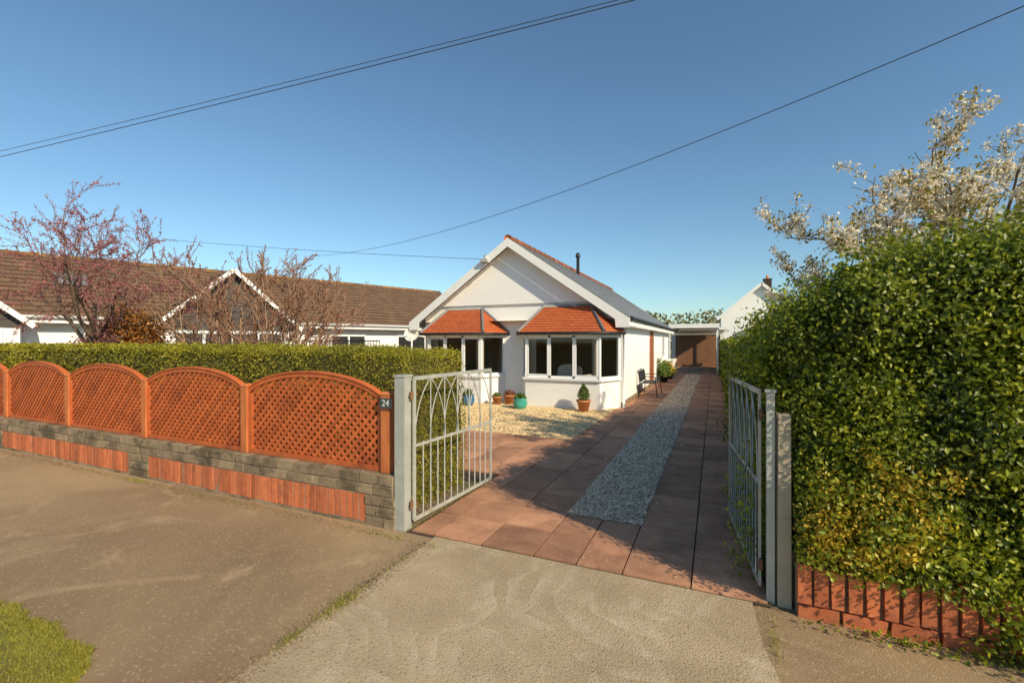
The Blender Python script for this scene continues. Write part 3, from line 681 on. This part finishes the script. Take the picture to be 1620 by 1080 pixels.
# ------------------------------------------------------------------ garage etc
G=thing('garage',(-1,34.5,0),'cream garage with brown up-and-over door and flat roof','garage')
b=MB(); b.box(-2.6,-2.35,32,37,0,2.4); b.box(.35,.6,32,37,0,2.4); b.box(-2.35,.35,32,37,2.1,2.4); b.build('wall',M['render2'],G)
b=MB()
for i in range(18): x=-2.35+i*.15; b.box(x+.008,x+.15-.008,32.06,32.10,0.03,2.1,.5)
b.box(-2.35,.35,32.1,32.12,0,2.1); b.build('door',M['garagedoor'],G)
b=MB(); b.box(-2.8,.8,31.8,37.2,2.4,2.55); b.build('roof',M['wood_white'],G)
C=thing('carport',(-1,28,0),'white flat-roofed carport between bungalow and garage','carport')
b=MB(); b.box(-2.2,.25,25.2,31.7,2.42,2.50); b.build('roof',M['lead'],C)
b=MB(); b.box(-2.2,.25,25.14,25.19,2.34,2.56); b.box(-2.2,-2.1,25.2,31.7,2.2,2.41); b.box(.15,.25,25.2,31.7,2.3,2.415); b.build('fascia',M['wood_white'],C)
for x,y in ((.16,25.3),(.16,31.4),(-2.15,25.3)):
    b=MB(); b.box(x-.04,x+.04,y-.04,y+.04,0,2.41); b.build('leg',M['wood_white'],C)
def simplehouse(name,x0,x1,y0,y1,ze,zr,roofm,label,chim=True,ov=.3):
    T=thing(name,((x0+x1)/2,(y0+y1)/2,0),label,'house'); rx=(x0+x1)/2; sl=(zr-ze)/((x1-x0)/2+ov)
    b=MB(); z_=zr-(rx-x0)*sl-.06
    b.poly([(x0,y0,0),(x1,y0,0),(x1,y0,z_),(rx,y0,zr-.06),(x0,y0,z_)]); b.poly([(x0,y1,0),(x1,y1,0),(x1,y1,z_),(rx,y1,zr-.06),(x0,y1,z_)])
    for x in (x0,x1): b.poly([(x,y0,0),(x,y1,0),(x,y1,z_),(x,y0,z_)])
    b.build('wall',M['render'],T)
    b=MB()
    for s_ in (-1,1):
        xe=rx+s_*((x1-x0)/2+ov); b.tiles((xe,y0-ov,ze),(xe,y1+ov,ze),(rx,y1+ov,zr),(rx,y0-ov,zr),.3,.02)
    R=b.build('roof',roofm,T)
    b=MB()
    for s_ in (-1,1):
        xe=rx+s_*((x1-x0)/2+ov); b.beam((rx,y0-ov-.02,zr-.1),(xe,y0-ov-.02,ze-.1),.04,.22)
    b.build('bargeboard',M['wood_white'],T)
    if chim:
        b=MB(); b.box(rx+.25,rx+.8,y0+1.0,y0+1.6,zr-.6,zr+.36); b.box(rx+.21,rx+.84,y0+.96,y0+1.64,zr+.36,zr+.42); b.build('chimney',M['browntile'],R)
        b=MB(); b.tube([(rx+.52,y0+1.3,zr+.42),(rx+.52,y0+1.3,zr+.7)],.1,10); b.build('chimney_pot',M['ridgetile'],R)
    b=MB(); 
    for z in (1.2,2.3): b.box(rx-.7,rx+.7,y0-.04,y0-.002,z,z+.07)
    for x in (rx-.7,rx,rx+.64): b.box(x,x+.06,y0-.038,y0-.003,1.2,2.37)
    b.build('window_frame',M['upvc'],T); b=MB(); b.poly([(rx-.7,y0-.006,1.2),(rx+.7,y0-.006,1.2),(rx+.7,y0-.006,2.3),(rx-.7,y0-.006,2.3)]); b.build('window_glass',M['black'],T)
simplehouse('distant_house',.5,6.2,40,50,3.5,6.2,M['slate'],'white gabled house with brick chimney beyond the hedge')
simplehouse('outbuilding',.9,4.0,22,27,2.15,2.85,M['browntile'],'small outbuilding with pinkish brown tiled roof behind hedge',chim=False)

# ------------------------------------------------------------------ neighbouring bungalow
P0=Vector((-21.4,6.8,0)); dT=Vector((.357,.934,0)).normalized(); dS=Vector((.934,-.357,0)).normalized()
NP=lambda t,s,z:P0+dT*t+dS*s+Vector((0,0,z))
NB=thing('neighbouring_bungalow',NP(5,0,0),'long white bungalow with brown tiled roof and dark cross gable','house')
b=MB(); zr,ze_=4.62,2.35; es=4.25
b.tiles(NP(-9,es,ze_),NP(17.6,es,ze_),NP(17.6,0,zr),NP(-9,0,zr),.32,.03); b.tiles(NP(-9,-es,ze_),NP(17.6,-es,ze_),NP(17.6,0,zr),NP(-9,0,zr),.32,.03)
R=b.build('roof',M['browntile'],NB)
b=MB(); t=-9
while t<17.6: b.tube([NP(t,0,zr-.03),NP(min(t+.43,17.6),0,zr-.03)],.09,8); t+=.45
b.build('ridge_tiles',M['mossridge'],R)
b=MB(); b.poly([NP(1.2,2.2,3.48),NP(2.0,2.2,3.48),NP(2.0,1.4,3.90),NP(1.2,1.4,3.90)]); b.build('rooflight',M['lead'],R)
b=MB()
for s_ in (3.85,-3.85): b.poly([NP(-9,s_,0),NP(17.4,s_,0),NP(17.4,s_,2.5),NP(-9,s_,2.5)])
for t in (-9,17.4): b.poly([NP(t,-3.85,0),NP(t,3.85,0),NP(t,3.85,2.45),NP(t,0,4.5),NP(t,-3.85,2.45)])
b.build('wall',M['render'],NB)
b=MB(); b.beam(NP(-9,4.27,ze_-.08),NP(17.6,4.27,ze_-.08),.03,.2); b.tube([NP(-9,4.33,ze_-.02),NP(17.6,4.33,ze_-.02)],.055,6,m=0); b.build('fascia',M['wood_white'],NB)
for tc in (5.5,-1.35):
    X=bpy.data.objects.new('cross_gable',None); X.parent=NB; X.location=Vector(NP(tc,4.8,0))-Vector(NB.location); COL.objects.link(X)
    hw=2.2; pk=4.12; ft=2.12; dk=(zr-pk)/(zr-ze_)*es
    b=MB()
    for s_ in (1,-1): b.tiles(NP(tc+s_*hw,5.0,ft),NP(tc+s_*hw,4.3,ft),NP(tc,dk-.1,pk),NP(tc,5.0,pk),.32,.03)
    b.build('gable_roof',M['browntile'],X)
    b=MB()
    for s_ in (1,-1):
        b.beam(NP(tc,5.03,pk-.06),NP(tc+s_*(hw+.03),5.03,ft-.08),.04,.13)
    b.build('bargeboard',M['wood_white'],X)
    b=MB()
    b.poly([NP(tc-2.05,4.72,ft-.06),NP(tc+2.05,4.72,ft-.06),NP(tc,4.72,pk-.1)],m=0)
    for i in range(9):
        zz=ft+.0+i*.21; w=max(0,2.0*(1-(zz-ft)/(pk-ft)))-.05
        if w>0: b.beam(NP(tc-w,4.735,zz),NP(tc+w,4.735,zz),.02,.19)
    b.build('gable_cladding',M['dark'],X)
    b=MB(); b.poly([NP(tc-1.95,4.70,0),NP(tc+1.95,4.70,0),NP(tc+1.95,4.70,ft),NP(tc-1.95,4.70,ft)])
    for s_ in (1,-1): b.poly([NP(tc+s_*1.95,4.70,0),NP(tc+s_*1.95,3.86,0),NP(tc+s_*1.95,3.86,ft+.1),NP(tc+s_*1.95,4.70,ft)])
    b.build('gable_wall',M['render'],X)
    b=MB(); 
    for z in (.9,1.95): b.beam(NP(tc-1.6,4.73,z),NP(tc+1.6,4.73,z),.06,.08)
    for i in range(5): tt=tc-1.6+3.2*i/4; b.beam(NP(tt,4.73,.9),NP(tt,4.73,1.95),.08,.06,up=dS)
    b.build('window_frame',M['upvc'],X)
    b=MB(); b.poly([NP(tc-1.6,4.71,.9),NP(tc+1.6,4.71,.9),NP(tc+1.6,4.71,1.95),NP(tc-1.6,4.71,1.95)]); b.build('window_glass',M['dark'],X)
for t0 in (9.3,12.4,15):
    W=bpy.data.objects.new('window',None); W.parent=NB; W.location=Vector(NP(t0,3.88,1))-Vector(NB.location); COL.objects.link(W)
    b=MB()
    for z in (1.0,1.9): b.beam(NP(t0,3.88,z),NP(t0+1.5,3.88,z),.05,.07)
    for i in range(3): b.beam(NP(t0+.75*i,3.88,1),NP(t0+.75*i,3.88,1.9),.07,.05,up=dS)
    b.build('frame',M['upvc'],W)
    b=MB(); b.poly([NP(t0,3.862,1),NP(t0+1.5,3.862,1),NP(t0+1.5,3.862,1.9),NP(t0,3.862,1.9)])
    b.build('glass',M['black'],W)
rl=thing('railing',(-9.9,9.8,0),'thin dark railing fence between the two bungalows','railing')
b=MB()
for i in range(36): x=-11.8+i*.1; b.tube([(x,9.8,.3),(x,9.8,1.70)],.008,5)
b.build('bars',M['black'],rl); b=MB(); b.beam((-11.8,9.8,1.66),(-8.3,9.8,1.66),.03,.03); b.beam((-11.8,9.8,.4),(-8.3,9.8,.4),.03,.03); b.build('rail',M['black'],rl)

# ------------------------------------------------------------------ trees
def rndv(rng): return Vector((rng.gauss(0,1),rng.gauss(0,1),rng.gauss(0,1)))
def grow(p,d,L,r,lev,mx,rng,out,tw,wob,up,ratio,kids,ang,minr):
    n=5; pts=[p.copy()];rad=[r];dirs=[d.copy()]
    for i in range(n):
        d=(d+rndv(rng)*wob+Vector((0,0,up))).normalized(); p=p+d*(L/n); pts.append(p.copy()); rad.append(max(minr,r*(1-.62*(i+1)/n))); dirs.append(d.copy())
    out.append((pts,rad,lev))
    if lev>=mx-1: tw.append((pts,lev))
    if lev<mx:
        k=kids[min(lev,len(kids)-1)]
        for c in range(k):
            f=.3+.7*(c+rng.random()*.8)/k; f=min(f,1); i=min(n-1,int(f*n)); q=pts[i].lerp(pts[i+1],f*n-i) if f<1 else pts[-1]
            ax=dirs[i].cross(rndv(rng)).normalized(); a=math.radians(ang+rng.uniform(-14,14))
            dd=(Matrix.Rotation(a,3,ax)@dirs[i]).normalized()
            grow(q,dd,L*ratio*rng.uniform(.75,1.2),max(minr,rad[i]*.62),lev+1,mx,rng,out,tw,wob,up,ratio,kids,ang,minr)
def tree(name,base,stems,mx,seed,label,cat,barkm,crowns,wob=.16,up=.04,ratio=.66,kids=(4,4,4,4),ang=42,minr=.004):
    rng=random.Random(seed); T=thing(name,base,label,cat); out=[];tw=[]
    for (d,L,r,off) in stems: grow(Vector(base)+Vector(off),Vector(d).normalized(),L,r,0,mx,rng,out,tw,wob,up,ratio,kids,ang,minr)
    b=MB()
    for pts,rad,lev in out: b.tube(pts,rad,8 if lev==0 else (5 if lev<3 else 3),caps=False)
    b.build('trunk',barkm,T)
    Vs=[];Ts=[];ts=[];mi=[];o=0
    seg=np.array([(*pts[i],*pts[i+1]) for pts,lev in tw for i in range(len(pts)-1)])
    for k,(mat,nc,per,rad_,size) in enumerate(crowns):
        idx=rs.randint(0,len(seg),nc); f=rs.rand(nc,1); c=seg[idx,:3]*(1-f)+seg[idx,3:]*f
        P=np.repeat(c,per,0)+rs.normal(size=(nc*per,3))*rad_; Nn=nrmz(P-np.repeat(c,per,0)+np.array([0,0,.01]))
        V,Tt,t=leafgeo(P,Nn,size*(.6+.8*rs.rand(len(P))),np.clip(np.repeat(rs.rand(nc),per)*.5+rs.rand(nc*per)*.5,0,1),.7,.34)
        Vs.append(V);Ts.append(Tt+o);ts.append(t);mi.append(np.full(len(Tt),k));o+=len(V)
    trimesh('crown',np.concatenate(Vs),np.concatenate(Ts),np.concatenate(ts),np.concatenate(mi),[c[0] for c in crowns],parent=T)
tree('blossom_tree',(2.74,6.7,0),[((0,0,1),1.8,.09,(0,0,0)),((-.9,.1,.8),1.6,.06,(0,0,1.3)),((.6,.0,.8),1.7,.06,(0,0,1.3)),((-.3,-.4,.9),1.7,.05,(0,0,1.4)),((-1.0,0,.62),1.7,.045,(0,0,1.5)),((.25,.3,1),1.8,.05,(0,0,1.5)),((-.6,-.3,.9),1.6,.05,(0,0,1.6)),((.9,.1,.6),1.7,.05,(0,0,1.5)),((.05,0,1),1.7,.05,(0,0,1.7)),((.6,-.4,.9),1.7,.05,(0,0,1.5)),((-.7,.1,1.1),1.6,.05,(0,0,1.6))],3,5,'flowering tree with cream blossom behind the clipped hedge','tree',M['bark'],
  [(M['blossom'],3300,14,.032,.034),(M['olive'],2800,4,.04,.040)],wob=.15,up=.02,ratio=.56,kids=(4,4,4))
tree('pink_tree',(-11.9,5.2,0),[((.05,0,1),1.5,.075,(0,0,0)),((-.7,0,.7),2.2,.05,(0,0,1.2)),((.8,.1,.6),2.1,.045,(0,0,1.3)),((.1,-.5,.8),2.0,.045,(0,0,1.4)),((0,.5,.8),2.0,.045,(0,0,1.4)),((.4,0,1),1.9,.045,(0,0,1.5)),((-.3,0,1),1.9,.045,(0,0,1.5)),((.9,-.3,.9),1.9,.04,(0,0,1.4))],3,9,'sparse tree with pink spring blossom beyond the hedge','tree',M['bark'],
  [(M['pink'],6000,3,.022,.031),(M['bud'],3000,2,.02,.028)],wob=.15,up=.02,ratio=.60,kids=(4,4,4))
st=[((math.cos(a)*s,math.sin(a)*s,1),2.25,.042,(math.cos(a)*.06,math.sin(a)*.06,.1)) for a,s in ((0,.75),(.9,.35),(1.7,.6),(2.6,.75),(3.4,.45),(4.3,.8),(5.2,.35),(5.9,1.0),(3.0,.9),(.3,.15),(.4,1.1),(3.6,.8),(5.0,.9),(.8,.9))]
tree('bare_tree',(-9.0,6.7,0),st,3,21,'multi-stemmed nearly bare tree with bronze buds beyond hedge','tree',M['bark2'],
  [(M['bud'],5600,3,.02,.032)],wob=.09,up=.07,ratio=.52,kids=(4,4,5),ang=30,minr=.007)
blobshrub('bronze_shrub',[((-11.7,5.7,1.55),(.8,.5,.75)),((-12.6,5.7,1.4),(.6,.5,.8)),((-11.0,5.7,1.4),(.5,.4,.7)),((-11.9,5.7,2.1),(.4,.4,.45)),((-11.2,5.7,1.9),(.35,.4,.4))],12000,.06,M['leafB'],'bronze-leaved shrub rising behind the clipped hedge','shrub',shell=.8)
P=[]
cx=np.linspace(-70,60,60)
for x in cx:
    y=62+8*math.sin(x*.3); k=420; hh=4.6+1.1*rs.rand()
    d=nrmz(rs.normal(size=(k,3))); P.append(np.array([x,y,hh*.5])+d*np.array([2.4,2.4,hh*.5])*(.7+.4*rs.rand(k,1)))
P=np.concatenate(P); P=P[P[:,2]>0]; V,T,t=leafgeo(P,rs.normal(size=P.shape),.35+.3*rs.rand(len(P)),rs.rand(len(P)),1)
trimesh('woodland',V,T,t,np.zeros(len(T)),[M['wood']],loc=(0,62,0),kind='stuff',label='far line of spring woodland beyond the gardens')

# ------------------------------------------------------------------ bench and pots
B=thing('bench',(-1.80,14.3,.02),'black metal garden bench against the white side wall','bench')
b=MB()
for i in range(6): x=-1.97+i*.075; b.box(x,x+.05,13.7,14.9,.42,.44)
b.build('seat',M['black'],B)
b=MB(); 
for i in range(13): y=13.72+i*.095; b.tube([(-2.0,y,.45),(-2.04,y,.76)],.009,5)
b.tube([(-2.045,13.7,.76),(-2.05,14.0,.79),(-2.05,14.3,.81),(-2.05,14.6,.79),(-2.045,14.9,.76)],.014,6); b.build('backrest',M['black'],B)
for y in (13.7,14.9):
    for pts in ([(-2.03,y,.75),(-1.99,y,.43),(-2.03,y,.02)],[(-1.56,y,.60),(-1.55,y,.43),(-1.50,y,.02)]):
        b=MB(); b.tube(pts,.014,6); b.build('leg',M['black'],B)
    b=MB(); b.tube([(-2.02,y,.62),(-1.8,y,.63),(-1.56,y,.61),(-1.52,y,.57)],.014,6); b.build('armrest',M['black'],B)
def pot(x,y,r,h,mat,plant,label,shape='round'):
    T=thing('potted_plant',(x,y,.02),label,'potted plant'); b=MB()
    if shape=='round': prof=[(.0,0),(r*.6,0),(r*.85,h*.25),(r*1.0,h*.55),(r*.85,h*.85),(r*.9,h*.92),(r*1.0,h),(r*.85,h),(r*.8,h*.88),(0,h*.86)]
    else: prof=[(.0,0),(r*.65,0),(r*.92,h*.82),(r*1.05,h*.83),(r*1.08,h),(r*.92,h),(r*.88,h*.88),(0,h*.86)]
    b.lathe((x,y,.02),prof); b.build('pot',mat,T)
    mp,n,rad,hh,size=plant
    d=nrmz(rs.normal(size=(n,3))); d[:,2]=np.abs(d[:,2]) if rad[2]<0 else d[:,2]
    lump=(.45+1.0*vnoise(d*1.7+x*3.1+y,1.5,7))[:,None] if rad[2]<-.3 else 1.0
    P=np.array([x,y,.02+h+hh])+d*np.array([rad[0],rad[1],abs(rad[2])])*(.5+.55*rs.rand(n,1))*lump
    if mp is M['leafG'] and rad[2]>.16: 
        k=(P[:,2]-(.02+h))/(2*abs(rad[2])); P[:,:2]=np.array([x,y])+(P[:,:2]-np.array([x,y]))*np.clip(1.35-k,.3,1.2)[:,None]
    V,Tt,t=leafgeo(P,d,size*(.6+.8*rs.rand(n)),rs.rand(n),.8); trimesh('plant',V,Tt,t,np.zeros(len(Tt)),[mp],parent=T)
pot(-2.76,10.28,.16,.28,M['terracotta'],(M['leafG'],1500,(.14,.14,.2),.17,.035),'terracotta pot with small conical conifer before bay window','taper')
pot(-4.28,10.1,.18,.27,M['teal'],(M['leafG'],300,(.14,.14,-.12),.0,.05),'teal glazed pot with low green plant on golden gravel')
pot(-4.85,10.75,.16,.25,M['terracotta'],(M['bud'],260,(.15,.15,-.13),.0,.05),'terracotta pot with low plant between the bay windows','taper')
pot(-5.12,10.55,.13,.22,M['terracotta'],(M['leafG'],220,(.12,.12,-.10),.0,.04),'small terracotta pot with green plant on golden gravel','taper')
pot(-5.72,10.1,.17,.27,M['blue'],(M['leafG'],300,(.14,.14,-.15),.0,.05),'blue glazed pot with green plant on golden gravel')
pot(-1.85,19.2,.2,.25,M['black'],(M['leafG'],1300,(.34,.6,-.62),.0,.08),'bushy green plant in dark pot along the side wall','taper')
pot(-1.80,20.8,.2,.25,M['black'],(M['leafY'],900,(.30,.5,-.45),.0,.08),'yellow-green plant in dark pot near the storage box','taper')
b=MB(); b.box(-2.05,-1.7,21.4,23.5,.02,.75); b.box(-2.07,-1.66,21.35,23.55,.75,.80); b.build('storage_box',M['render2'],loc=(-1.9,22.4,0),label='long pale storage box beside the bungalow side wall',cat='storage box')

# ------------------------------------------------------------------ overhead cables
def ray(u,v,d):
    lat=(u-810)/718*d; z=1.65-(v-540)/718*d
    return Vector((.9135*lat-.4067*d,.4067*lat+.9135*d,z))
def cable(p0,p1,sag,r,label,ext=0):
    p0=Vector(p0);p1=Vector(p1); d=p1-p0; a=p0-d*ext; c=p1+d*ext; pts=[]
    for i in range(33):
        f=i/32; p=a.lerp(c,f); p.z-=sag*4*f*(1-f); pts.append(p)
    b=MB(); b.tube(pts,r,5,caps=False); o=b.build('overhead_cable',M['cable'],loc=tuple(pts[0]),label=label,cat='cable',group='overhead cables crossing the sky'); return o
L1='thin black overhead cable strung across the clear sky'
cable(ray(0,234,10.4),ray(940,0,5.8),.10,.005,L1,.6)
cable(ray(0,243,10.6),ray(968,0,6.0),.10,.007,L1,.6)
cable(ray(490,405,30),ray(1620,10,7.0),.9,.009,'black service cable sloping down behind the bungalow')
cable(ray(265,379,16),Vector((-5.65,10.86,3.86)),.06,.006,'thin service cable reaching the bungalow gable')

# ------------------------------------------------------------------ light, camera
az=Vector((1.0,-.50)).normalized(); el=math.radians(31)
sd_=Vector((az.x*math.cos(el),az.y*math.cos(el),math.sin(el)))
s=bpy.data.lights.new('sun','SUN'); s.energy=5.0; s.angle=math.radians(.53); s.color=(1.0,.86,.62)
so=bpy.data.objects.new('sun',s); COL.objects.link(so); so.rotation_euler=sd_.to_track_quat('Z','Y').to_euler(); so.location=(20,-10,20)
w=bpy.data.worlds.new('World'); scene.world=w; w.use_nodes=True; nt=w.node_tree
bg=nt.nodes['Background']; sky=nt.nodes.new('ShaderNodeTexSky'); sky.sky_type='NISHITA'; sky.sun_disc=False
sky.sun_elevation=el; sky.sun_rotation=math.atan2(az.x,az.y); sky.air_density=1.0; sky.dust_density=.4; sky.ozone_density=2.2; sky.altitude=0
tn=nt.nodes.new('ShaderNodeMix'); tn.data_type='RGBA'; tn.blend_type='MULTIPLY'; tn.inputs[0].default_value=1.0; tn.inputs[7].default_value=(.87,1.05,1.06,1)
nt.links.new(sky.outputs[0],tn.inputs[6]); nt.links.new(tn.outputs[2],bg.inputs[0]); bg.inputs[1].default_value=.13
c=bpy.data.cameras.new('camera'); c.lens=15.96; c.sensor_width=36; c.clip_end=2000; c.clip_start=.05
c.dof.use_dof=True; c.dof.focus_distance=9.0; c.dof.aperture_fstop=2.2
co=bpy.data.objects.new('camera',c); COL.objects.link(co); co.location=tuple(CAM); co.rotation_euler=(math.radians(90),0,math.radians(24)); scene.camera=co
scene.view_settings.view_transform='Standard'; scene.view_settings.look='None'; scene.view_settings.exposure=0
